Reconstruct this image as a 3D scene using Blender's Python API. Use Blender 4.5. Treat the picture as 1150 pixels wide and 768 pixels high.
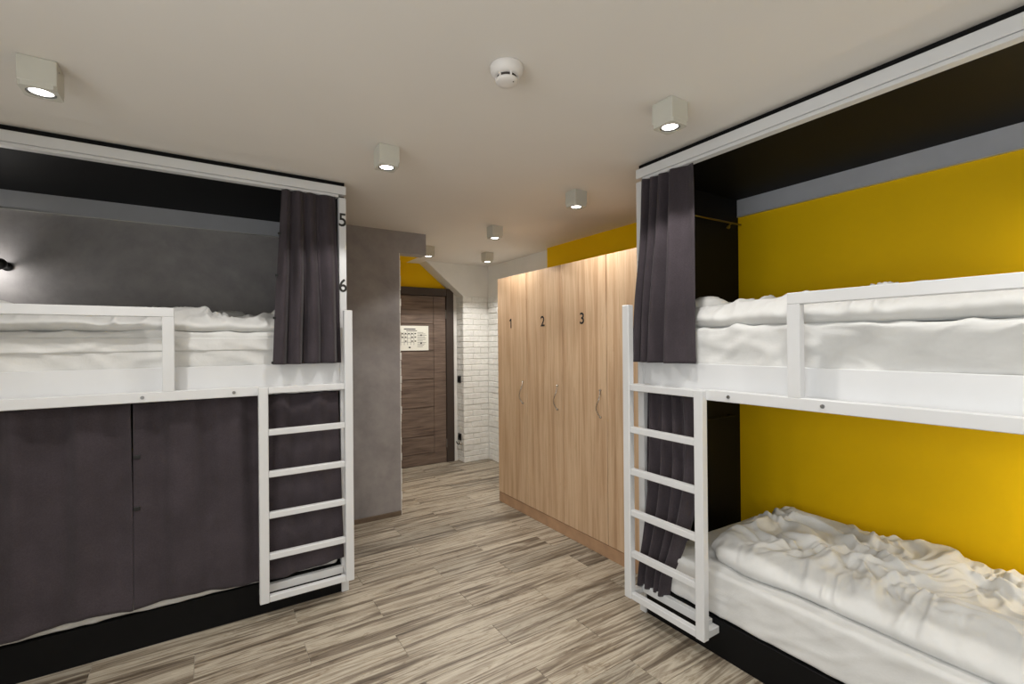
import bpy, bmesh, math, random
from mathutils import Vector, Matrix, noise
random.seed(7)
for o in list(bpy.data.objects): bpy.data.objects.remove(o, do_unlink=True)
S = bpy.context.scene
COL = S.collection

# ------------------------------------------------------------------ camera, world, exposure
CAM_H = 1.55
yaw, pitch, roll = math.atan(341/527), 1/527, 0.00865
F = Vector((math.sin(yaw)*math.cos(pitch), math.cos(yaw)*math.cos(pitch), math.sin(pitch)))
R0 = Vector((math.cos(yaw), -math.sin(yaw), 0)); U0 = R0.cross(F)
R = R0*math.cos(roll) - U0*math.sin(roll); U = R0*math.sin(roll) + U0*math.cos(roll)
cd = bpy.data.cameras.new('camera'); cd.sensor_width = 36; cd.lens = 527/1150*36; cd.clip_start = .05
cam = bpy.data.objects.new('camera', cd); COL.objects.link(cam)
cam.matrix_world = Matrix(((R.x, U.x, -F.x, 0), (R.y, U.y, -F.y, 0), (R.z, U.z, -F.z, CAM_H), (0, 0, 0, 1)))
S.camera = cam
W = bpy.data.worlds.new('world'); S.world = W; W.use_nodes = True
W.node_tree.nodes['Background'].inputs[0].default_value = (.9, .95, 1, 1)
W.node_tree.nodes['Background'].inputs[1].default_value = .6
vs = S.view_settings
vs.view_transform = 'Standard'; vs.look = 'None'; vs.gamma = 1; vs.use_curve_mapping = False
vs.exposure = 0.18
LAMP_W = 24.0          # ceiling downlights
READ_W = 6.0           # bunk reading lamps
WINDOW_FILL_W = 34.0      # fill light through an added, unseen window behind the camera
H = 2.574              # ceiling height

# ------------------------------------------------------------------ materials
def lin(c):
    return tuple(((v/255)/12.92 if v/255 <= .04045 else ((v/255+.055)/1.055)**2.4) for v in c) + (1,)
class NT:
    def __init__(s, name):
        s.m = bpy.data.materials.new(name); s.m.use_nodes = True; s.t = s.m.node_tree
        s.b = s.t.nodes['Principled BSDF']
    def n(s, typ, **kw):
        x = s.t.nodes.new(typ)
        for k, v in kw.items():
            if k in x.inputs: x.inputs[k].default_value = v
            else: setattr(x, k, v)
        return x
    def l(s, a, b): s.t.links.new(a, b)
    def ramp(s, fac, stops):
        r = s.n('ShaderNodeValToRGB'); e = r.color_ramp.elements
        while len(e) < len(stops): e.new(.5)
        for i, (p, c) in enumerate(stops): e[i].position = p; e[i].color = c
        s.l(fac, r.inputs[0]); return r.outputs[0]
    def coords(s, scale, rnd=False, use='Object'):
        tc = s.n('ShaderNodeTexCoord'); mp = s.n('ShaderNodeMapping'); mp.inputs['Scale'].default_value = scale
        s.l(tc.outputs[use], mp.inputs['Vector'])
        if rnd:
            oi = s.n('ShaderNodeObjectInfo'); mu = s.n('ShaderNodeMath', operation='MULTIPLY'); mu.inputs[1].default_value = 37.0
            s.l(oi.outputs['Random'], mu.inputs[0]); s.l(mu.outputs[0], mp.inputs['Location'])
        return mp.outputs[0]
    def noise(s, vec, scale, detail=4, rough=.55, dist=0):
        x = s.n('ShaderNodeTexNoise', Scale=scale, Detail=detail, Roughness=rough, Distortion=dist); s.l(vec, x.inputs['Vector']); return x.outputs[0]
    def mix(s, fac, a, b, mode='MIX'):
        x = s.n('ShaderNodeMix', data_type='RGBA', blend_type=mode)
        for sock, v in ((x.inputs[0], fac), (x.inputs[6], a), (x.inputs[7], b)):
            if hasattr(v, 'is_linked'): s.l(v, sock)
            else: sock.default_value = v
        return x.outputs[2]
    def bump(s, h, strength, dist=.01):
        x = s.n('ShaderNodeBump', Strength=strength, Distance=dist); s.l(h, x.inputs['Height']); s.l(x.outputs[0], s.b.inputs['Normal'])
    def base(s, v, rough=.5, metal=0, spec=.5):
        if hasattr(v, 'is_linked'): s.l(v, s.b.inputs['Base Color'])
        else: s.b.inputs['Base Color'].default_value = v
        s.b.inputs['Roughness'].default_value = rough; s.b.inputs['Metallic'].default_value = metal
        s.b.inputs['Specular IOR Level'].default_value = spec
        return s.m

def plain(name, rgb, rough=.5, metal=0, spec=.5, vary=.04, vscale=6, bump=0, bscale=200):
    k = NT(name); c = lin(rgb); v = k.coords((1, 1, 1))
    d = tuple(x*(1-vary*2) for x in c[:3]) + (1,); e = tuple(min(1, x*(1+vary)) for x in c[:3]) + (1,)
    col = k.ramp(k.noise(v, vscale, 3), [(.3, d), (.7, e)])
    if bump: k.bump(k.noise(v, bscale, 2), bump, .002)
    return k.base(col, rough, metal, spec)

def floor_mat():
    k = NT('wood_look_tile')
    v = k.coords((.30, 6.5, 1), rnd=True)
    n1 = k.noise(v, 1.9, 8, .64, 1.8)
    base = k.ramp(n1, [(.28, lin((74, 64, 54))), (.38, lin((112, 100, 86))), (.46, lin((152, 140, 123))), (.54, lin((202, 193, 175))), (.62, lin((160, 147, 129))), (.74, lin((104, 94, 82)))])
    v2 = k.coords((1.6, 34, 1), rnd=True)
    g = k.ramp(k.noise(v2, 2.0, 6, .7, 1.4), [(.34, (.60, .56, .51, 1)), (.50, (1, 1, 1, 1))])
    col = k.mix(.6, base, g, 'MULTIPLY')
    v3 = k.coords((1.1, 5, 1), rnd=True)
    knot = k.ramp(k.noise(v3, 2.3, 5, .65, 3.2), [(.56, (1, 1, 1, 1)), (.63, (.58, .52, .46, 1)), (.70, (.95, .92, .88, 1))])
    col = k.mix(.75, col, knot, 'MULTIPLY')
    oi = k.n('ShaderNodeObjectInfo')
    tone = k.ramp(oi.outputs['Random'], [(0, (.70, .71, .72, 1)), (.25, (.90, .89, .88, 1)), (1, (1.0, 1.0, 1.0, 1))])
    col = k.mix(1, col, tone, 'MULTIPLY')
    k.bump(n1, .08, .004)
    return k.base(col, .42, 0, .4)

def oak_mat():
    k = NT('light_oak_laminate')
    v = k.coords((1, 9, .35))
    n1 = k.noise(v, 2.4, 6, .6, .4)
    base = k.ramp(n1, [(.28, lin((182, 146, 112))), (.45, lin((203, 169, 135))), (.58, lin((217, 187, 154))), (.75, lin((195, 161, 126)))])
    v2 = k.coords((1, 55, .9)); g = k.ramp(k.noise(v2, 2.2, 4, .7, .8), [(.35, (.80, .76, .70, 1)), (.55, (1, 1, 1, 1))])
    col = k.mix(.7, base, g, 'MULTIPLY')
    v3 = k.coords((1, 14, 1.6)); kn = k.ramp(k.noise(v3, 2.0, 5, .65, 3.0), [(.62, (1, 1, 1, 1)), (.72, (.80, .72, .64, 1))])
    col = k.mix(.8, col, kn, 'MULTIPLY')
    k.bump(n1, .04, .002)
    return k.base(col, .5, 0, .35)

def concrete_mat():
    k = NT('grey_concrete_plaster'); v = k.coords((1, 1, 1))
    a = k.noise(v, 1.6, 8, .6, .6); b = k.noise(v, 9, 6, .65)
    col = k.ramp(a, [(.3, lin((142, 139, 140))), (.5, lin((160, 156, 156))), (.7, lin((174, 170, 169)))])
    sp = k.ramp(b, [(.35, (.88, .88, .88, 1)), (.55, (1, 1, 1, 1)), (.75, (1.08, 1.08, 1.07, 1))])
    col = k.mix(.8, col, sp, 'MULTIPLY'); k.bump(b, .12, .006)
    return k.base(col, .55, 0, .4)

def door_mat():
    k = NT('dark_brown_wood_grain'); v = k.coords((1.2, 1, 16))
    n1 = k.noise(v, 2.2, 6, .6, .5)
    col = k.ramp(n1, [(.3, lin((86, 72, 64))), (.5, lin((112, 96, 86))), (.7, lin((134, 117, 105)))])
    return k.base(col, .5, 0, .35)

def fabric_dark():
    k = NT('charcoal_plum_curtain_fabric'); v = k.coords((1, 1, 1))
    a = k.noise(v, 5, 4); wv = k.noise(v, 160, 3, .7)
    col = k.ramp(a, [(.3, lin((60, 54, 58))), (.7, lin((72, 65, 70)))])
    col = k.mix(.5, col, k.ramp(wv, [(.35, (.72, .72, .72, 1)), (.65, (1.15, 1.15, 1.15, 1))]), 'MULTIPLY')
    k.bump(wv, .35, .003)
    m = k.base(col, .9, 0, .15); k.b.inputs['Sheen Weight'].default_value = .15; return m

def linen():
    k = NT('white_cotton_linen'); v = k.coords((1, 1, 1))
    a = k.noise(v, 7, 5, .6)
    col = k.ramp(a, [(.3, lin((214, 214, 212))), (.7, lin((224, 224, 222)))])
    k.bump(k.noise(v, 28, 4, .6, .6), .25, .006)
    return k.base(col, .75, 0, .25)

def brick_mat():
    k = NT('white_painted_brick'); v = k.coords((1, 1, 1), rnd=True)
    n = k.noise(v, 22, 5, .65)
    col = k.ramp(n, [(.3, lin((226, 226, 222))), (.7, lin((242, 242, 238)))])
    k.bump(n, .6, .008)
    return k.base(col, .6, 0, .3)

M = dict(
    tile=floor_mat(), oak=oak_mat(), concrete=concrete_mat(), door=door_mat(), curtain=fabric_dark(), linen=linen(), brick=brick_mat(),
    grout=plain('pale_grout', (172, 165, 152), .9), ceil=plain('ceiling_paint', (234, 230, 224), .8, vary=.01, vscale=1.2),
    yellow=plain('yellow_wall_paint', (244, 198, 0), .65, spec=.2, vary=.02, vscale=2, bump=.08, bscale=60),
    white=plain('white_painted_metal', (222, 223, 224), .35, vary=.01), board=plain('white_board', (224, 225, 226), .45, vary=.01),
    plaster=plain('white_plaster', (236, 235, 230), .7, vary=.02, vscale=4, bump=.2, bscale=25),
    black=plain('matt_black_board', (9, 9, 10), .6, spec=.2, vary=.1), blackplastic=plain('black_plastic', (16, 16, 16), .4),
    valance=plain('mid_grey_strip', (186, 188, 194), .5, vary=.03), edge=plain('pale_metal_edge', (220, 220, 215), .3, metal=.6),
    frame=plain('door_frame_brown', (62, 52, 47), .5), base=plain('brown_skirting', (112, 96, 80), .5, vary=.12, vscale=12),
    chrome=plain('chrome', (205, 200, 192), .2, metal=1), brass=plain('dull_brass_rod', (150, 128, 60), .35, metal=1),
    steel=plain('brushed_steel', (150, 150, 150), .35, metal=1), ink=plain('black_ink', (34, 32, 30), .7),
    lamp=plain('pale_lamp_housing', (205, 203, 192), .45, vary=.02), paper=plain('white_paper', (238, 238, 228), .8, vary=.01),
    plastic=plain('white_plastic', (232, 228, 224), .45, vary=.01), slot=plain('dark_slot', (70, 64, 60), .8), plinth=plain('oak_plinth', (184, 147, 114), .55, vary=.08, vscale=9))
em = NT('lit_lens'); em.b.inputs['Emission Color'].default_value = (1, .97, .9, 1); em.b.inputs['Emission Strength'].default_value = 12; M['lens'] = em.base((1, 1, 1, 1), .4)
gl = NT('clear_glass'); gl.b.inputs['Transmission Weight'].default_value = 1; M['glass'] = gl.base((1, 1, 1, 1), .02)

# ------------------------------------------------------------------ helpers
def box(bm, x0, x1, y0, y1, z0, z1, bev=0, seg=1):
    t = bmesh.new(); bmesh.ops.create_cube(t, size=1)
    for v in t.verts:
        v.co = Vector(((x0+x1)/2 + v.co.x*(x1-x0), (y0+y1)/2 + v.co.y*(y1-y0), (z0+z1)/2 + v.co.z*(z1-z0)))
    if bev: bmesh.ops.bevel(t, geom=t.edges[:], offset=bev, segments=seg, affect='EDGES', profile=.5)
    merge(bm, t)
def merge(bm, t):
    me = bpy.data.meshes.new('tmp'); t.to_mesh(me); t.free(); bm.from_mesh(me); bpy.data.meshes.remove(me)
def cyl(bm, p0, p1, r, r2=None, n=16):
    p0, p1 = Vector(p0), Vector(p1); d = p1-p0
    t = bmesh.new(); bmesh.ops.create_cone(t, cap_ends=True, segments=n, radius1=r, radius2=r if r2 is None else r2, depth=d.length)
    bmesh.ops.transform(t, verts=t.verts[:], matrix=Matrix.Translation((p0+p1)/2) @ d.to_track_quat('Z', 'Y').to_matrix().to_4x4())
    merge(bm, t)
def sphere(bm, c, r, sz=1):
    t = bmesh.new(); bmesh.ops.create_uvsphere(t, u_segments=24, v_segments=14, radius=r)
    for v in t.verts: v.co = Vector((v.co.x, v.co.y, v.co.z*sz)) + Vector(c)
    merge(bm, t)
def lathe(bm, prof, c=(0, 0, 0), n=32):
    rings = []
    for r, z in prof: rings.append([bm.verts.new((c[0]+r*math.cos(2*math.pi*i/n), c[1]+r*math.sin(2*math.pi*i/n), c[2]+z)) for i in range(n)])
    for a, b in zip(rings, rings[1:]):
        for i in range(n): bm.faces.new((a[i], a[(i+1) % n], b[(i+1) % n], b[i]))
    bm.faces.new(rings[0][::-1]); bm.faces.new(rings[-1])
def tube(bm, pts, r, n=8):
    pts = [Vector(p) for p in pts]; rings = []
    for i, p in enumerate(pts):
        d = (pts[min(i+1, len(pts)-1)] - pts[max(i-1, 0)]).normalized(); q = d.to_track_quat('Z', 'Y')
        rings.append([bm.verts.new(p + q @ Vector((r*math.cos(2*math.pi*k/n), r*math.sin(2*math.pi*k/n), 0))) for k in range(n)])
    for a, b in zip(rings, rings[1:]):
        for k in range(n): bm.faces.new((a[k], a[(k+1) % n], b[(k+1) % n], b[k]))
    bm.faces.new(rings[0][::-1]); bm.faces.new(rings[-1])

CUR = None     # current local->world map (2x2 for x,y) used by obj()
def obj(name, bm, mat, parent=None, smooth=False, loc=None):
    """ONE mesh object. Under a bunk the mesh is given in the bunk's local frame (along, depth, up)."""
    if CUR is not None:
        a, b, c, d = CUR
        for v in bm.verts: v.co = Vector((a*v.co.x + b*v.co.y, c*v.co.x + d*v.co.y, v.co.z))
    bmesh.ops.recalc_face_normals(bm, faces=bm.faces[:])
    if loc is not None:
        for v in bm.verts: v.co -= Vector(loc)
    me = bpy.data.meshes.new(name); bm.to_mesh(me); bm.free()
    me.materials.append(M[mat] if isinstance(mat, str) else mat)
    if smooth:
        for p in me.polygons: p.use_smooth = True
    o = bpy.data.objects.new(name, me); COL.objects.link(o)
    if loc is not None: o.location = loc
    if parent: o.parent = parent
    return o
def B(name, args, mat, parent=None, bev=0, **kw):
    bm = bmesh.new(); box(bm, *args, bev=bev); return obj(name, bm, mat, parent, **kw)
def empty(name, loc=(0, 0, 0)):
    o = bpy.data.objects.new(name, None); COL.objects.link(o); o.location = loc; o.empty_display_size = .1; return o
def tag(o, label, cat, group=None):
    o['label'] = label; o['category'] = cat
    if group: o['group'] = group
    return o
def struct(o, label=None):
    o['kind'] = 'structure'
    if label: o['label'] = label
    return o
def light(name, kind, loc, energy, parent=None, rot=None, color=(1, .965, .92), **kw):
    d = bpy.data.lights.new(name, kind); d.energy = energy; d.color = color
    for k, v in kw.items(): setattr(d, k, v)
    o = bpy.data.objects.new(name, d); COL.objects.link(o); o.location = loc
    if rot: o.rotation_euler = rot
    if parent: o.parent = parent
    return o
def text_mesh(ch, height, width_scale=1):
    c = bpy.data.curves.new('t', 'FONT'); c.body = ch; c.align_x = 'CENTER'; c.align_y = 'CENTER'; c.extrude = .01; c.offset = .014
    o = bpy.data.objects.new('t', c); COL.objects.link(o)
    me = bpy.data.meshes.new_from_object(o.evaluated_get(bpy.context.evaluated_depsgraph_get()))
    bpy.data.objects.remove(o)
    zs = [v.co.y for v in me.vertices]; xs = [v.co.x for v in me.vertices]; k = height/(max(zs)-min(zs))
    cx, cy = (max(xs)+min(xs))/2, (max(zs)+min(zs))/2
    bm = bmesh.new(); bm.from_mesh(me); bpy.data.meshes.remove(me)
    for v in bm.verts: v.co = Vector(((v.co.x-cx)*k*width_scale, (v.co.y-cy)*k, v.co.z*k*.12))
    return bm

# ------------------------------------------------------------------ setting
WY, RX, BRX, FARY, DOORY = 4.13, 3.09, 3.14, 5.44, 5.66
X0, Y0 = -1.42, -1.45
floor = struct(B('floor', (X0-.1, 3.3, Y0-.1, 5.9, -.10, -.003), 'grout'), 'wood-look tiled floor with pale joints')
PW, PL = .2045, .893
pm = None
for r in range(-16, 16):
    y0 = 2.650 + PW*r
    if y0+PW < Y0 or y0 > DOORY: continue
    off = .409 if r % 2 else .826
    i0 = math.floor((X0-off)/PL)
    for i in range(i0, i0+8):
        x0 = off + PL*i
        xa, xb = max(x0, X0), min(x0+PL, 3.2)
        if xb-xa < .05: continue
        if y0 > 4.2 and xb < 1.0: continue
        if y0+PW < 0.2: continue          # behind the camera: plain screed
        full = xb-xa > PL-.001
        if full and pm:
            o = bpy.data.objects.new('plank', pm); COL.objects.link(o)
        else:
            o = B('plank', (-(xb-xa)/2+.001, (xb-xa)/2-.001, -PW/2+.001, PW/2-.001, -.012, 0), 'tile', bev=.0012)
            if full: pm = o.data
        o.location = ((xa+xb)/2, y0+PW/2, 0); o.parent = floor
ceiling = struct(B('ceiling', (X0-.1, 3.3, Y0-.1, 5.9, H, H+.1), 'ceil'), 'off-white painted ceiling')
B('painted_panel', (1.0, 2.09, 4.96, 5.66, H-.004, H+.01), 'yellow', ceiling)

bm = bmesh.new()
box(bm, X0-.1, 1.46, WY, WY+.14, 0, H); box(bm, 1.46, 1.72, WY, WY+.14, 2.378, H)
wall_left = struct(obj('wall_left', bm, 'concrete'), 'grey concrete plaster wall with a stub of lintel at the doorway')
bm = bmesh.new()
for k in range(34):
    z = .0 + k*.0702; e = random.uniform(.004, .014)
    box(bm, 1.455, 1.462+e, WY+.002, WY+.13, z, min(z+.066, 2.375))
obj('corner_edge', bm, 'brick', wall_left)
struct(B('baseboard_left', (.70, 1.46, WY-.012, WY+.002, 0, .042), 'base', bev=.003), 'low brown skirting on grey wall')

wall_right = struct(B('wall_right', (RX, RX+.2, Y0, 4.06, 0, H), 'yellow'), 'mustard yellow painted wall behind bunk and wardrobe')
wall_corr = struct(B('wall_corridor', (BRX+.012, BRX+.15, 4.06, FARY+.1, 0, H), 'plaster'), 'white painted brick wall beside wardrobe')
bm = bmesh.new()
poly = [(2.785, 0), (3.3, 0), (3.3, H), (2.273, H), (2.785, 2.167-.012)]
va = [bm.verts.new((x, FARY+.012, z)) for x, z in poly]; vb = [bm.verts.new((x, DOORY+.02, z)) for x, z in poly]
bm.faces.new(va); bm.faces.new(vb[::-1])
for i in range(5): j = (i+1) % 5; bm.faces.new((va[i], va[j], vb[j], vb[i]))
wall_far = struct(obj('wall_far', bm, 'plaster'), 'white brick pier with a slanted arch corner beside brown door')
struct(B('wall_entrance', (.9, 3.3, DOORY+.02, DOORY+.14, 0, H), 'yellow'), 'yellow wall above the brown door')
struct(B('wall_passage', (.85, .95, WY+.14, 5.8, 0, H), 'plaster'))
struct(B('wall_back', (X0-.1, 3.3, Y0-.1, Y0, 0, H), 'plaster'))
bm = bmesh.new(); wa, wb, wz0, wz1 = -1.25, 1.15, .85, 2.30
box(bm, X0-.1, X0, Y0, wa, 0, H); box(bm, X0-.1, X0, wb, WY, 0, H); box(bm, X0-.1, X0, wa, wb, 0, wz0); box(bm, X0-.1, X0, wa, wb, wz1, H)
struct(obj('wall_side', bm, 'plaster'), 'white wall with an opening for the added window')
bm = bmesh.new()
for z in (wz0, wz1-.06): box(bm, X0-.08, X0-.02, wa, wb, z, z+.06)
for y in (wa, (wa+wb)/2-.03, wb-.06): box(bm, X0-.08, X0-.02, y, y+.06, wz0+.06, wz1-.06)
struct(obj('added_window_1', bm, 'white'), 'added wide white framed window, out of view')  # unseen window, added to let fill light into the room
light('added_window_fill', 'AREA', (X0-.12, (wa+wb)/2, (wz0+wz1)/2), WINDOW_FILL_W, None, (math.pi/2, 0, -math.pi/2), color=(.93, .97, 1), shape='RECTANGLE', size=wb-wa, size_y=wz1-wz0)  # added area light in the opening, brightens ceiling and yellow wall

# bricks of the pier face, its jamb and the corridor wall
def brick(parent, x0, x1, y0, y1, z0, z1):
    t = bmesh.new(); box(t, x0, x1, y0, y1, z0, z1, bev=.006)
    for v in t.verts:
        p = v.co*13; v.co += Vector((noise.noise(p), noise.noise(p+Vector((9, 3, 1))), noise.noise(p+Vector((2, 7, 5)))))*.004
    c = ((x0+x1)/2, (y0+y1)/2, (z0+z1)/2)
    obj('brick', t, 'brick', parent, loc=c)
CH, J = .0745, .0045
for k in range(29):
    z0, z1 = k*CH+J, (k+1)*CH
    odd = k % 2; jit = random.uniform(-.02, .02)
    j = lambda: random.uniform(-.004, .004)
    sp = 2.77 + (.24 if odd else .13) + jit
    d1 = FARY + j()
    brick(wall_far, 2.77, sp-.002, d1, d1+.10, z0, z1)                               # corner brick, also seen on the jamb
    brick(wall_far, sp, BRX-.004, FARY+j(), FARY+.06, z0, z1)
    brick(wall_far, 2.77+j(), 2.80, FARY+.105, DOORY, z0, z1)
    ys = [FARY, FARY-(.12 if odd else .24), FARY-(.36 if odd else .48), FARY-(.60 if odd else .72)]
    for a, b in zip(ys, ys[1:]): brick(wall_corr, BRX+j(), BRX+.05, b+.002, a, z0, z1)

# door in the passage
door = struct(empty('door_1', (2.16, DOORY, 0)), 'dark brown panelled door with a paper plan on it')
dl = (2.16, DOORY, 0)
bm = bmesh.new(); xL, xR = 1.70, 2.61
box(bm, xR, 2.715, DOORY-.055, DOORY+.018, 0, 2.262, bev=.004); box(bm, 1.6, xL, DOORY-.055, DOORY+.018, 0, 2.262, bev=.004); box(bm, xL, xR, DOORY-.055, DOORY+.018, 2.165, 2.262, bev=.004)
o = obj('door_frame', bm, 'frame', door, loc=dl); o.location = (0, 0, 0)
o = B('white_trim', (2.717, 2.768, DOORY-.03, DOORY+.018, 0, 2.20), 'plaster', door, loc=dl); o.location = (0, 0, 0)
bm = bmesh.new()
box(bm, xL, xR, DOORY-.02, DOORY+.018, .008, 2.162); box(bm, xR-.17, xR-.003, DOORY-.034, DOORY-.019, .008, 2.16, bev=.002)
box(bm, xL+.003, xL+.13, DOORY-.034, DOORY-.019, .008, 2.16, bev=.002); box(bm, xL+.13, xR-.17, DOORY-.034, DOORY-.019, .008, .145, bev=.002)
leaf = obj('door_leaf', bm, 'door', door, loc=dl); leaf.location = (0, 0, 0)
zs = [.148, .37, .735, 1.095, 1.455, 1.80, 2.16]
for a, b in zip(zs, zs[1:]):
    o = B('panel', (xL+.132, xR-.172, DOORY-.031, DOORY-.019, a+.006, b-.006), 'door', leaf, bev=.003, loc=dl); o.location = (0, 0, 0)
for z in (.25, 1.93):
    bm = bmesh.new(); cyl(bm, (xR+.001, DOORY-.042, z-.055), (xR+.001, DOORY-.042, z+.055), .009, n=10)
    o = obj('hinge', bm, 'steel', door, loc=dl); o.location = (0, 0, 0)
# paper plan on the door
pl = empty('evacuation_plan', (2.17, DOORY-.037, 1.62)); tag(pl, 'white paper floor plan sheet taped to brown door', 'poster')
B('sheet', (-.20, .195, -.0015, .0015, -.155, .155), 'paper', pl)
bm = bmesh.new()
def ink(x0, x1, z0, z1): box(bm, x0, x1, -.0028, -.0012, z0, z1)
ink(-.13, .02, .108, .120); ink(-.10, .04, .088, .096)
rr = random.Random(3)
for row in (.045, .0, -.05):
    ink(-.17, .0, row-.0015, row+.0015)
    for i in range(5):
        x = -.17+i*.042; ink(x, x+.003, row-.035, row+.03)
        if rr.random() < .8: ink(x+.01, x+.03, row+.006, row+.020)
for i in range(11):
    z = .07-i*.018; ink(.045, .045+rr.uniform(.07, .13), z, z+.004)
ink(.085, .105, .03, .045); ink(.085, .105, -.075, -.055); ink(-.07, -.045, -.125, -.108)
obj('print', bm, 'ink', pl)

# switch, socket and hooked fitting on the jamb
def plate(name, z, label, cat):
    e = empty(name, (2.768, 5.555, z)); tag(e, label, cat)
    B('plate', (-.012, .003, -.04, .04, -.045, .045), 'blackplastic', e, bev=.003)
    return e
sw = plate('light_switch', 1.077, 'black light switch set higher on the white brick jamb', 'switch'); B('rocker', (-.017, -.011, -.028, .028, -.03, .03), 'black', sw, bev=.002)
so = plate('wall_socket', .325, 'black power socket set low on the white brick jamb', 'socket')
bm = bmesh.new(); lathe(bm, [(.022, 0), (.022, .004), (.017, .005), (.017, -.002)]); 
for v in bm.verts: v.co = Vector((-.013-v.co.z, v.co.x, v.co.y))
obj('socket_ring', bm, 'black', so)
hk = empty('door_stop', (2.768, 5.50, .25)); tag(hk, 'small dark hooked door stop with round knob under low socket', 'door stop')
bm = bmesh.new(); tube(bm, [(0, 0, 0), (-.02, .01, -.012), (-.03, .05, -.02), (-.03, .085, -.012), (-.03, .10, .008)], .006); obj('hook', bm, 'blackplastic', hk, True)
bm = bmesh.new(); sphere(bm, (-.02, -.01, .0), .022); obj('knob', bm, 'chrome', hk, True)

# ------------------------------------------------------------------ wardrobe
WX, WZ = 2.389, 2.176
wd = empty('wardrobe', (WX, 2.95, 0)); tag(wd, 'tall light oak wardrobe with four numbered doors against the yellow wall', 'wardrobe')
bm = bmesh.new(); box(bm, .02, .62, -1.0, 1.0, .095, WZ-.002, bev=.002); obj('body', bm, 'oak', wd)
B('plinth', (.004, .60, -1.0, 1.0, 0, .093), 'plinth', wd, bev=.002)
for i in range(4):
    a = 1.0 - .5*i; b = a-.5
    d = B('door', (0, .019, b+.0022, a-.0022, .098, WZ), 'oak', wd, bev=.002)
    y = b+.062; bm = bmesh.new()
    pts = [(-.008-.030*math.sin(math.pi*t), y + .016*math.sin(2*math.pi*t), 1.005+.195*t) for t in [q/20 for q in range(21)]]
    tube(bm, pts, .0045); 
    for z in (1.005, 1.20): cyl(bm, (.001, y, z), (-.012, y, z), .009, .007, n=12)
    obj('handle', bm, 'chrome', d, True)
    if i < 3:
        if i:
            bm = text_mesh('123'[i], .088)
        else:                                   # a one with its flag
            bm = bmesh.new(); box(bm, -.003, .009, -.044, .044, -.001, .001)
            t = bmesh.new(); box(t, -.014, .014, -.0055, .0055, -.001, .001); bmesh.ops.rotate(t, verts=t.verts[:], cent=(0, 0, 0), matrix=Matrix.Rotation(.62, 3, 'Z'))
            bmesh.ops.translate(t, verts=t.verts[:], vec=(-.010, .031, 0)); merge(bm, t)
        for v in bm.verts: v.co = Vector((-.0015-v.co.z, -v.co.x + (a+b)/2 + .008, v.co.y + 1.733))
        obj('number', bm, 'ink', d)

# ------------------------------------------------------------------ bunks
BL = 2.06
def soft_box(bm, c0, c1, r, n, disp=None):
    c0, c1 = Vector(c0), Vector(c1); ce = (c0+c1)/2; hf = (c1-c0)/2
    cache = {}
    def vert(p):
        k = tuple(round(q, 5) for q in p)
        if k not in cache:
            w = Vector((p[0]*hf.x, p[1]*hf.y, p[2]*hf.z))
            q = Vector([max(-hf[i]+r, min(hf[i]-r, w[i])) for i in range(3)])
            dn = w-q
            nn = dn.normalized() if dn.length > 1e-6 else Vector((0, 0, 0))
            pos = q + nn*r if dn.length > 1e-6 else w
            if disp: pos = pos + nn*disp(pos+ce)
            cache[k] = bm.verts.new(pos+ce)
        return cache[k]
    for ax in range(3):
        u, v = (ax+1) % 3, (ax+2) % 3
        def ticks(i):
            # extra ticks near the rounded rim
            m = n[i]; e = min(.9, r/hf[i]); out = [-1+e*(1-math.cos(math.pi/2*t/4)) if False else -1+e*t/4 for t in range(4)]
            mid = [-1+e + (2-2*e)*t/m for t in range(m+1)]
            return out + mid + [-q for q in out[::-1]]
        tu, tv = ticks(u), ticks(v)
        for s in (-1, 1):
            for i in range(len(tu)-1):
                for j in range(len(tv)-1):
                    f = []
                    for (a, b) in ((i, j), (i+1, j), (i+1, j+1), (i, j+1)):
                        p = [0, 0, 0]; p[ax] = s; p[u] = tu[a]; p[v] = tv[b]; f.append(vert(p))
                    if len(set(f)) == 4: bm.faces.new(f if s > 0 else f[::-1])
def ridge(p, k=3):
    v = noise.noise(p)*k/.42      # rounded crest along the noise's zero line
    return math.exp(-v*v)

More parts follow.
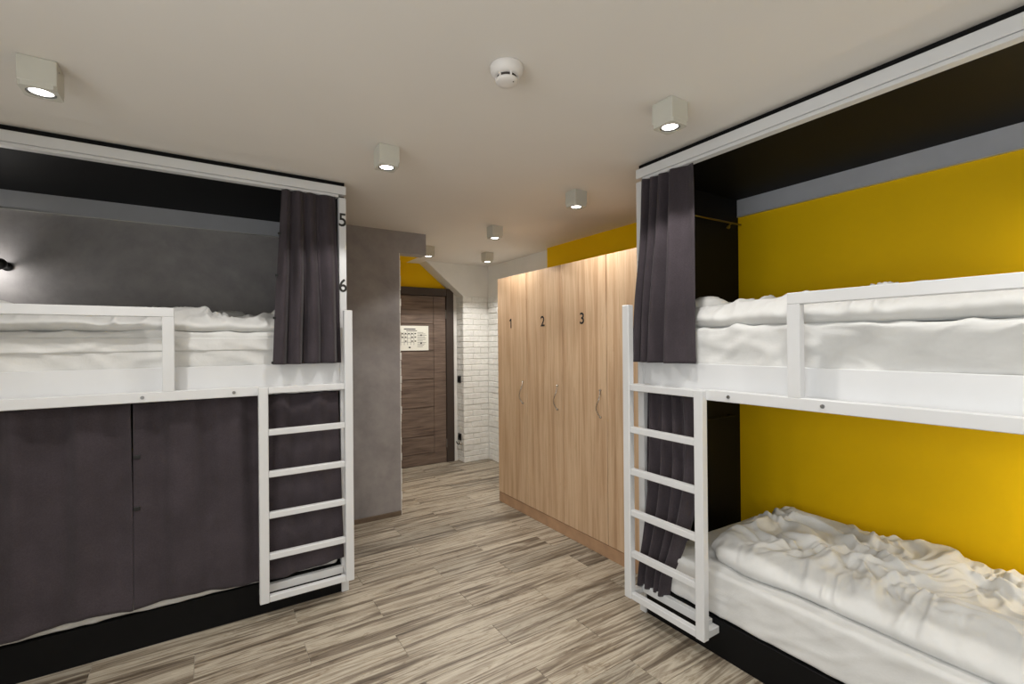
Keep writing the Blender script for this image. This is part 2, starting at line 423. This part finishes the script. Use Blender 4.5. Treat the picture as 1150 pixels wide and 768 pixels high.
def duvet(bm, xa, xb, front, back, zb, T, seed, nx=260, ny=100, wr=.03, tilt=0, hump=None, rr=.11):
    """closed quilt: top height field with rounded edges and creases, flat underside"""
    top, bot = [], []
    sd = Vector((seed, seed*1.7, 0))
    for i in range(nx+1):
        u = i/nx; u = u if u > .04 else u
        x = xa + (xb-xa)*u; rt, rb = [], []
        yf, yb = front(x), back(x)
        for j in range(ny+1):
            t = j/ny; t = .5-.5*math.cos(math.pi*t) if True else t
            y = yf + (yb-yf)*t
            e = min(x-xa, xb-x, (y-yf), (yb-y)*1.3)/rr; e = max(0, min(1, e))
            prof = math.sqrt(max(0, 1-(1-e)**2))
            p = Vector((x, y, 0)) + sd
            w1 = Vector((noise.noise(p*3.1), noise.noise(p*3.1+Vector((5, 2, 0))), 0))*.22
            q = p + w1; q = Vector((q.x*.8-q.y*.6, q.x*.6+q.y*.8, 0))
            big = noise.noise(p*2.3)*.5
            q2 = p + w1*1.4; q2 = Vector((q2.x*.5+q2.y*.87, -q2.x*.87+q2.y*.5, 0))
            cr = .9*ridge(Vector((q.x*1.7, q.y*5.5, 1)), 2.2) + .7*ridge(Vector((q2.x*1.9, q2.y*6.5, 4)), 2.4) + .25*noise.noise(p*8) + .38*ridge(Vector((q.x*4.5, q.y*11, 9)), 2.2) + .25*ridge(Vector((q2.x*6, q2.y*15, 19)), 2)
            fine = ridge(Vector((x*9 + noise.noise(p*5)*1.5, y*5, 7)), 1.4)            # gathers over the front roll
            edge = max(0, 1-(y-yf)/.15)
            bk = min(1, max(0, (yb-y)/.18))
            z = zb + T*prof*(1+.35*big) + wr*prof*((cr-.4)*(1-edge)*(.35+.65*bk) + edge*(.40*(fine-.5) + .5*noise.noise(p*4) + .25*ridge(Vector((x*14+y*6, y*9, 3)), 1.6)))
            if hump: z += hump(x, y)*prof
            out = -.020*edge*fine*prof - (.045*math.sin(math.pi*min(1, prof*1.05))*max(0, 1-(y-yf)/rr) if y-yf < rr else 0)
            rt.append(bm.verts.new((x + .01*noise.noise(p*5), y + out, max(z, zb+.004)))); rb.append(bm.verts.new((x, y + .02*(1-prof), zb)))
        top.append(rt); bot.append(rb)
    for i in range(nx):
        for j in range(ny):
            bm.faces.new((top[i][j], top[i+1][j], top[i+1][j+1], top[i][j+1])); bm.faces.new((bot[i][j], bot[i][j+1], bot[i+1][j+1], bot[i+1][j]))
    for i in range(nx):
        bm.faces.new((bot[i][0], bot[i+1][0], top[i+1][0], top[i][0])); bm.faces.new((top[i][ny], top[i+1][ny], bot[i+1][ny], bot[i][ny]))
    for j in range(ny):
        bm.faces.new((top[0][j], top[0][j+1], bot[0][j+1], bot[0][j])); bm.faces.new((bot[nx][j], bot[nx][j+1], top[nx][j+1], top[nx][j]))

def drape(bm, nx, nz, fn):
    g = [[bm.verts.new(fn(i/nx, j/nz)) for i in range(nx+1)] for j in range(nz+1)]
    for j in range(nz):
        for i in range(nx): bm.faces.new((g[j][i], g[j][i+1], g[j+1][i+1], g[j+1][i]))
def cloth(name, bm, label, tabs=()):
    o = obj(name, bm, 'curtain', None, True)
    md = o.modifiers.new('thickness', 'SOLIDIFY'); md.thickness = .004; md.offset = 0
    tag(o, label, 'curtain')
    return o
def put(o, root): o.location = root.location; return o

def bunk(loc, amap, D, label, nums, up_seed):
    global CUR
    CUR = amap
    e = empty('bunk_bed', loc); tag(e, label, 'bunk bed', 'twin white bunk beds')
    P = []
    for (a, b) in ((0, 0), (BL-.043, 0)):
        P.append(B('post', (a, a+.043, b, b+.043, 0, 2.471), 'white', e, bev=.002))
    for ch, z in nums:
        bm = text_mesh(ch, .083, .92); s = 1 if amap[0] >= 0 and amap[1] >= 0 and amap[3] == 0 else -1
        for v in bm.verts: v.co = Vector((s*v.co.x + .0225, -.0015 - v.co.z, v.co.y + z))
        obj('number', bm, 'ink', P[0])
    B('beam', (0, BL, -.002, .05, 2.4915, 2.544), 'white', e, bev=.002)
    B('curtain_track', (.043, BL, .002, .046, 2.473, 2.490), 'white', e, bev=.002)
    B('roof_panel', (.002, BL, .05, D-.005, 2.522, 2.543), 'black', e)
    B('end_panel', (.001, .015, .044, D-.003, .0, 2.52), 'black', e)
    B('end_panel', (BL-.015, BL-.001, .044, D-.003, .0, 2.52), 'black', e)
    B('valance', (.016, BL-.016, D-.016, D-.002, 2.408, 2.521), 'valance', e); B('valance_edge', (.016, BL-.016, D-.020, D-.002, 2.402, 2.407), 'edge', e)
    B('gap_shade_strip', (.004, BL-.004, .022, .049, 2.5455, H-.001), 'black', e)  # black strip standing in for the shadow between beam and ceiling
    B('plinth', (.044, BL-.044, .010, D-.06, 0, .178), 'black', e, bev=.002)
    B('side_board', (.044, BL-.044, .001, .02, 1.262, 1.436), 'board', e, bev=.002)
    B('bed_base', (.001, BL-.001, -.05, D-.06, 1.276, 1.309), 'white', e, bev=.002)
    bm = bmesh.new()
    box(bm, .50, BL, -.089, -.051, 1.268, 1.318, bev=.003); box(bm, .882, .932, -.089, -.051, 1.317, 1.6975, bev=.0015); box(bm, .882, BL, -.089, -.051, 1.697, 1.745, bev=.003)
    box(bm, BL-.05, BL, -.089, -.051, 1.317, 1.698, bev=.003)
    g = obj('guard_rail', bm, 'white', e)
    for x in (.62, 1.013):
        bm = bmesh.new(); cyl(bm, (x, -.088, 1.293), (x, -.094, 1.293), .009, .007, n=12); cyl(bm, (x, -.093, 1.293), (x, -.0955, 1.293), .004, n=6); obj('bolt', bm, 'steel', g)
    bm = bmesh.new(); tube(bm, [(.05, .30, 2.335), (.05, D-.03, 2.343)], .006); cyl(bm, (.014, D-.14, 2.315), (.05, D-.14, 2.338), .005, n=8); sphere(bm, (.03, D-.14, 2.318), .012)
    obj('hanging_rod', bm, 'brass', e, True)
    bm = bmesh.new(); tube(bm, [(.05, .30, 1.055), (.05, D-.12, 1.05)], .006); cyl(bm, (.014, D-.14, 1.05), (.05, D-.14, 1.05), .005, n=8); obj('hanging_rod', bm, 'black', e, True)
    # ladder
    bm = bmesh.new()
    box(bm, -.004, .044, -.120, -.080, .115, 1.757, bev=.003); box(bm, .457, .505, -.120, -.080, .115, 1.314, bev=.003)
    lad = obj('ladder', bm, 'white', e)
    for z in (1.296, 1.060, .826, .596, .366, .133):
        hh = .017 if z not in (1.296, .133) else .018
        B('rung', (.0445, .4565, -.116, -.084, z-hh, z+hh), 'white', lad, bev=.003)
    for x in (.002, .463): B('bracket', (x, x+.036, -.0795, .009, .117, .152), 'white', lad, bev=.002)
    B('bracket', (.004, .036, -.0795, -.001, 1.28, 1.31), 'white', lad, bev=.002)
    B('back_bar', (.04, .462, -.022, .0095, .128, .172), 'white', lad, bev=.002)
    # mattresses and sheets
    return e

def mattress(root, amap, D, zlo, zhi, xa, label, seed, yf=.024, hem=False, amp=.7, rad=.03):
    global CUR; CUR = amap
    def disp(p):
        q = Vector((p.x*2.0, p.y*2, p.z*9)) + Vector((seed, 0, 0))
        w = Vector((p.x*3 + p.z*6, p.y*3, p.z*5+seed))
        return amp*(.008*noise.noise(q) + .011*ridge(Vector((p.x*3.0 + p.z*6, p.y*3, p.z*6-p.x*2.0+seed)), 2.2) + .008*ridge(Vector((p.x*6 - p.z*11, p.y*3+3, p.z*5+p.x*2+seed)), 2.2) + .002*noise.noise(p*14) - .006)
    bm = bmesh.new(); soft_box(bm, (xa, yf, zlo), (BL-.05, D-.06, zhi), rad, (130, 50, 18), disp)
    m = obj('mattress', bm, 'linen', None, True); put(m, root); tag(m, label, 'mattress')
    if not hem: return m
    # hem of the fitted sheet on the long side
    zm = zlo + (zhi-zlo)*.66
    bm = bmesh.new()
    def fn(u, t):
        x = xa+.04 + (BL-.05-xa-.08)*u; z = zhi-.035 - (zhi-.035-zm)*t + .006*noise.noise(Vector((x*4, seed, 0)))*t
        p = Vector((x, yf, z)); return Vector((x, yf - .002 - disp(p), z))
    drape(bm, 120, 8, fn); s = obj('sheet_hem', bm, 'linen', m, True)
    md = s.modifiers.new('thickness', 'SOLIDIFY'); md.thickness = .003; md.offset = 0
    return m

def reading_lamp(root, amap, D, z, label, k=1.0):
    global CUR; CUR = amap
    a, b, c, d = amap; lx, ly = 1.775, D-.135
    w = Vector(root.location) + Vector((a*lx+b*ly, c*lx+d*ly, z))
    e = empty('reading_lamp', w); tag(e, label, 'wall lamp', 'bunk reading lamps')
    bm = bmesh.new(); sphere(bm, (0, 0, 0), .034); obj('shade', bm, 'blackplastic', e, True)
    bm = bmesh.new(); cyl(bm, (0, .02, 0), (0, .120, 0), .009, n=12); cyl(bm, (0, .120, 0), (0, .134, 0), .026, n=24); obj('wall_mount', bm, 'blackplastic', e, True)
    bm = bmesh.new(); cyl(bm, (.026, -.012, -.016), (.030, -.0138, -.0185), .018, n=20); obj('lens', bm, 'lens', e)
    lw = Vector((a*.05+b*-.02, c*.05+d*-.02, -.03))
    light('reading_light', 'POINT', lw, READ_W*k, e, color=(1, .97, .92), shadow_soft_size=.03)

def tabs_on(o, spots, w=.02, h=.014):
    for x, y, z in spots: B('velcro_tab', (x-w/2, x+w/2, y-.006, y+.001, z-h/2, z+h/2), 'blackplastic', o, bev=.001)

def hang(name, xt, xb, zt, zb, n, label, seed, amp=.03, y0=.01, yb=0., nx=160, nz=60, shape=None, tab=None, root=None, pw=1.0):
    """gathered curtain: xt/xb = (near, far) edge at top/bottom along the bed, n pleats"""
    sd = Vector((seed, 0, 0))
    def fn(u, t):
        x = (xt[0]+(xt[1]-xt[0])*u)*(1-t) + (xb[0]+(xb[1]-xb[0])*u)*t
        if shape: x += shape(u, t)
        uu = u + .05*noise.noise(Vector((u*3, t*1.2, seed)))
        ph = 2*math.pi*n*(1-max(0, 1-uu)**pw)
        a = amp*(.75+.5*t)*(.6+.6*abs(noise.noise(Vector((u*4, t*.6, seed+3)))*1.6))
        y = y0 + (yb-y0)*t + a*(math.sin(ph) + .35*math.sin(2*ph+1.3+t)) + .012*noise.noise(Vector((u*6, t*2.5, seed+8)))
        z = zt - (zt-(zb(u) if callable(zb) else zb))*t
        if t == 0: z += .004*math.sin(ph)
        return Vector((x + .012*math.cos(ph)*(.5+t*.5), y, z))
    bm = bmesh.new(); drape(bm, nx, nz, fn)
    o = cloth(name, bm, label)
    if root: put(o, root)
    if tab: tabs_on(o, [(fn(u, t).x, fn(u, t).y-.004, fn(u, t).z) for u, t in tab])
    return o

# ---- left bunk: mirrored frame (local x runs to -X, depth to +Y)
mapL = (-1, 0, 0, 1); DL = WY-3.052; LL = (.735, 3.052, 0)
rootL = bunk(LL, mapL, DL, 'white metal bunk bed against grey wall, lower bunk closed by dark curtains', (('5', 2.332), ('6', 1.920)), 1)
mattress(rootL, mapL, DL, 1.312, 1.628, .06, 'thick white mattress on upper bunk by the grey wall', 1.3, hem=True, amp=.9)
mattress(rootL, mapL, DL, .182, .40, .06, 'white mattress on lower bunk behind the closed dark curtains', 4.1, yf=.008, amp=.3)
# ---- right bunk (local x runs to -Y, depth to +X)
mapR = (0, 1, -1, 0); DR = RX-2.088; LR = (2.088, 1.889, 0)
rootR = bunk(LR, mapR, DR, 'white metal bunk bed against yellow wall with lower bunk open', (), 2)
mattress(rootR, mapR, DR, 1.312, 1.622, .06, 'thick white mattress on upper bunk by the yellow wall', 7.7, amp=1.25)
mattress(rootR, mapR, DR, .182, .405, .15, 'white sheeted mattress on open lower bunk by the yellow wall', 9.2, yf=.016, amp=.35, rad=.022)

# duvets
CUR = mapL
bm = bmesh.new(); duvet(bm, .30, 1.98, lambda x: .06+.03*noise.noise(Vector((x*4, 1, 0))), lambda x: DL-.12, 1.622, .085, 2.2, wr=.046, rr=.06)
tag(put(obj('duvet', bm, 'linen', None, True), rootL), 'crumpled white duvet on upper bunk by the grey wall', 'duvet', 'white duvets')
CUR = mapR
bm = bmesh.new(); duvet(bm, .20, 1.98, lambda x: .055+.03*noise.noise(Vector((x*4, 9, 0))), lambda x: DR-.12, 1.617, .10, 5.4, wr=.044, rr=.065)
tag(put(obj('duvet', bm, 'linen', None, True), rootR), 'crumpled white duvet on upper bunk by the yellow wall', 'duvet', 'white duvets')
def ff(x):
    pts = [(.33, .23), (.45, .13), (.6, .10), (.83, .13), (1.06, .115), (1.3, .10), (2.1, .08)]
    for (a, b), (c, d) in zip(pts, pts[1:]):
        if x <= c: t = (x-a)/(c-a); t = t*t*(3-2*t); return b+(d-b)*t
    return .04
bm = bmesh.new(); duvet(bm, .33, 1.98, ff, lambda x: DR-.075, .402, .115, 11.3, nx=330, ny=150, wr=.040, rr=.10)
tag(put(obj('duvet', bm, 'linen', None, True), rootR), 'thick rumpled white duvet spread on open lower bunk', 'duvet', 'white duvets')

# curtains
CUR = mapL
hang('curtain', (.055, .365), (.035, .425), 2.474, 1.437, 4.5, 'dark curtain gathered beside numbers 5 and 6 on upper bunk post', 3.3, amp=.026, y0=.010, yb=-.048, root=rootL, pw=.8, tab=[(.99, .26), (.99, .5), (.99, .74), (.99, .99)])
def zlow(pts):
    def f(x):
        for (a, b), (c, d) in zip(pts, pts[1:]):
            if x <= c: t = max(0, (x-a)/(c-a)); return b+(d-b)*t
        return pts[-1][1]
    return f
bz = zlow([(.03, .232), (.366, .203), (.526, .207), (.70, .22), (.878, .236), (1.07, .222), (1.232, .243), (1.40, .225), (1.535, .215), (2.06, .215)])
def closed(x0, x1, seed, label, tab, ph):
    def fn(u, t):
        x = x0+(x1-x0)*u
        if x0 < .1: x += (1-u)**8*(.018-.022*t)
        else: x += (1-u)**14*.009*max(0, 1-t*1.7)
        env = min(1, u*6, (1-u)*6)*.6+.4
        y = .016 + .012*noise.noise(Vector((x*1.7, t*1.2, seed))) + env*(.015*math.sin(2*math.pi*x/.23+ph+1.2*noise.noise(Vector((x*2, 0, seed))))*(1.3-.6*t) + .008*math.sin(2*math.pi*x/.105+ph*2+t)*(1-t*.5)) - .012*t
        y = .012 + .028*math.tanh((y-.012)/.028)
        return Vector((x, y-.020-.018*t, 1.262 - (1.262-bz(x))*t + (.004*math.sin(2*math.pi*x/.115) if t == 0 else 0)))
    bm = bmesh.new(); drape(bm, 150, 60, fn)
    o = put(cloth('curtain', bm, label), rootL); tabs_on(o, [(fn(u, t).x, fn(u, t).y-.004, fn(u, t).z) for u, t in tab], .028, .018); return o
closed(.040, 1.058, 1.0, 'dark curtain drawn across lower left bunk behind the ladder', [(.985, .263), (.985, .513)], .4)
closed(1.059, 2.03, 6.0, 'dark curtain drawn across lower left bunk, panel away from the ladder', [], 1.9)
CUR = mapR
hang('curtain', (.035, .365), (.000, .410), 2.472, 1.437, 4.2, 'dark curtain gathered at ladder end of upper bunk by the yellow wall', 8.1, amp=.031, y0=.010, yb=-.052, root=rootR, pw=1.9, tab=[(.01, .17), (.01, .45)])
hang('curtain', (.035, .345), (-.0, .20), 1.262, .165, 4.2, 'dark curtain gathered behind the ladder of open lower bunk', 5.9, amp=.024, y0=.03, yb=.0, root=rootR,
     shape=lambda u, t: u*.09*math.sin(math.pi*min(1, t*1.1)))

reading_lamp(rootL, mapL, DL, 2.047, 'small black ball reading lamp on grey wall over upper bunk', .4)
reading_lamp(rootR, mapR, DR, 2.047, 'added black ball reading lamp, out of view on yellow wall over upper bunk')  # unseen lamp added to brighten the yellow wall
reading_lamp(rootR, mapR, DR, 1.02, 'added black ball reading lamp, out of view on yellow wall in lower bunk', 1.5)  # unseen lamp added to brighten the lower bunk and its wall
CUR = None

# ------------------------------------------------------------------ ceiling fittings
def downlight(x, y, label, power=1.0):
    e = empty('ceiling_downlight', (x, y, H)); tag(e, label, 'ceiling lamp', 'cube ceiling downlights')
    s, hgt = .053, .106
    bm = bmesh.new()
    box(bm, -s, s, -s, s, -hgt+.016, 0, bev=.004, seg=2)
    for a in range(4):
        # lower rim with a round opening
        pass
    n = 32; outer, inner = [], []
    for i in range(n):
        t = 2*math.pi*(i+.5)/n; c, q = math.cos(t), math.sin(t); k = s*.985/max(abs(c), abs(q))
        outer.append((c*k, q*k)); inner.append((c*.042, q*.042))
    vo = [bm.verts.new((p[0], p[1], -hgt)) for p in outer]; vi = [bm.verts.new((p[0], p[1], -hgt)) for p in inner]
    wo = [bm.verts.new((p[0], p[1], -hgt+.018)) for p in outer]; wi = [bm.verts.new((p[0], p[1], -hgt+.017)) for p in inner]
    for i in range(n):
        j = (i+1) % n
        bm.faces.new((vo[i], vi[i], vi[j], vo[j])); bm.faces.new((vo[i], vo[j], wo[j], wo[i])); bm.faces.new((vi[i], wi[i], wi[j], vi[j]))
    h = obj('housing', bm, 'lamp', e)
    bm = bmesh.new(); lathe(bm, [(.0415, -hgt+.0155), (.0415, -hgt+.003), (.036, -hgt+.001), (.033, -hgt+.006), (.033, -hgt+.0155)]); obj('trim_ring', bm, 'steel', e, True)
    bm = bmesh.new(); lathe(bm, [(.0325, -hgt+.014), (.0325, -hgt+.006), (.026, -hgt+.004)]); obj('lens', bm, 'lens', e)
    bm = bmesh.new(); cyl(bm, (s-.001, -s+.022, -.03), (s+.002, -s+.022, -.03), .003, n=8); obj('set_screw', bm, 'steel', e)
    light('downlight', 'SPOT', (0, 0, -hgt-.004), LAMP_W*power, e, spot_size=math.radians(134), spot_blend=.22, shadow_soft_size=.03)
for x, y, l in ((-0.503, 2.349, 'pale cube ceiling lamp nearest the left bunk, largest in view'), (0.788, 2.410, 'pale cube ceiling lamp between the left bunk and smoke detector'),
                (1.673, 1.320, 'pale cube ceiling lamp beside the beam of the right bunk'), (2.110, 2.441, 'pale cube ceiling lamp in front of wardrobe door 3'),
                (2.120, 3.539, 'pale cube ceiling lamp in front of wardrobe doors 1 and 2'), (2.665, 4.617, 'pale cube ceiling lamp before the white brick pier'),
                (1.958, 4.638, 'pale cube ceiling lamp half behind the grey lintel'), (-0.503, 1.119, 'added pale cube ceiling lamp, out of view over the floor by the left bunk'),  # second lamp here is unseen, added for brightness
                (0.610, 0.000, 'added pale cube ceiling lamp, out of view overhead near the middle of the room'), (1.673, 0.102, 'added pale cube ceiling lamp, out of view beside the far end of right bunk'), (-0.503, -0.508, 'added pale cube ceiling lamp, out of view near the back wall')):  # three unseen lamps, added to raise the room's brightness
    downlight(x, y, l, 1.5 if y > 4 else 1.0)

sd = empty('smoke_detector', (.935, 1.465, H)); tag(sd, 'round white smoke detector on the ceiling', 'smoke detector')
bm = bmesh.new(); lathe(bm, [(.060, 0), (.062, -.006), (.060, -.022), (.050, -.036), (.043, -.039)], n=40); obj('base', bm, 'plastic', sd, True)
bm = bmesh.new(); lathe(bm, [(.036, -.038), (.036, -.052)], n=32); obj('vent_slot', bm, 'slot', sd, True)
bm = bmesh.new(); lathe(bm, [(.042, -.051), (.043, -.055), (.038, -.062), (.02, -.065)], n=36); obj('cap', bm, 'plastic', sd, True)
for k in range(6):
    a = k*math.pi/3+.35; bm = bmesh.new(); cyl(bm, (.040*math.cos(a), .040*math.sin(a), -.037), (.040*math.cos(a), .040*math.sin(a), -.053), .004, n=8); obj('rib', bm, 'plastic', sd)
bm = bmesh.new(); cyl(bm, (.012, -.026, -.063), (.012, -.026, -.0655), .0022, n=8); obj('indicator', bm, 'slot', sd)
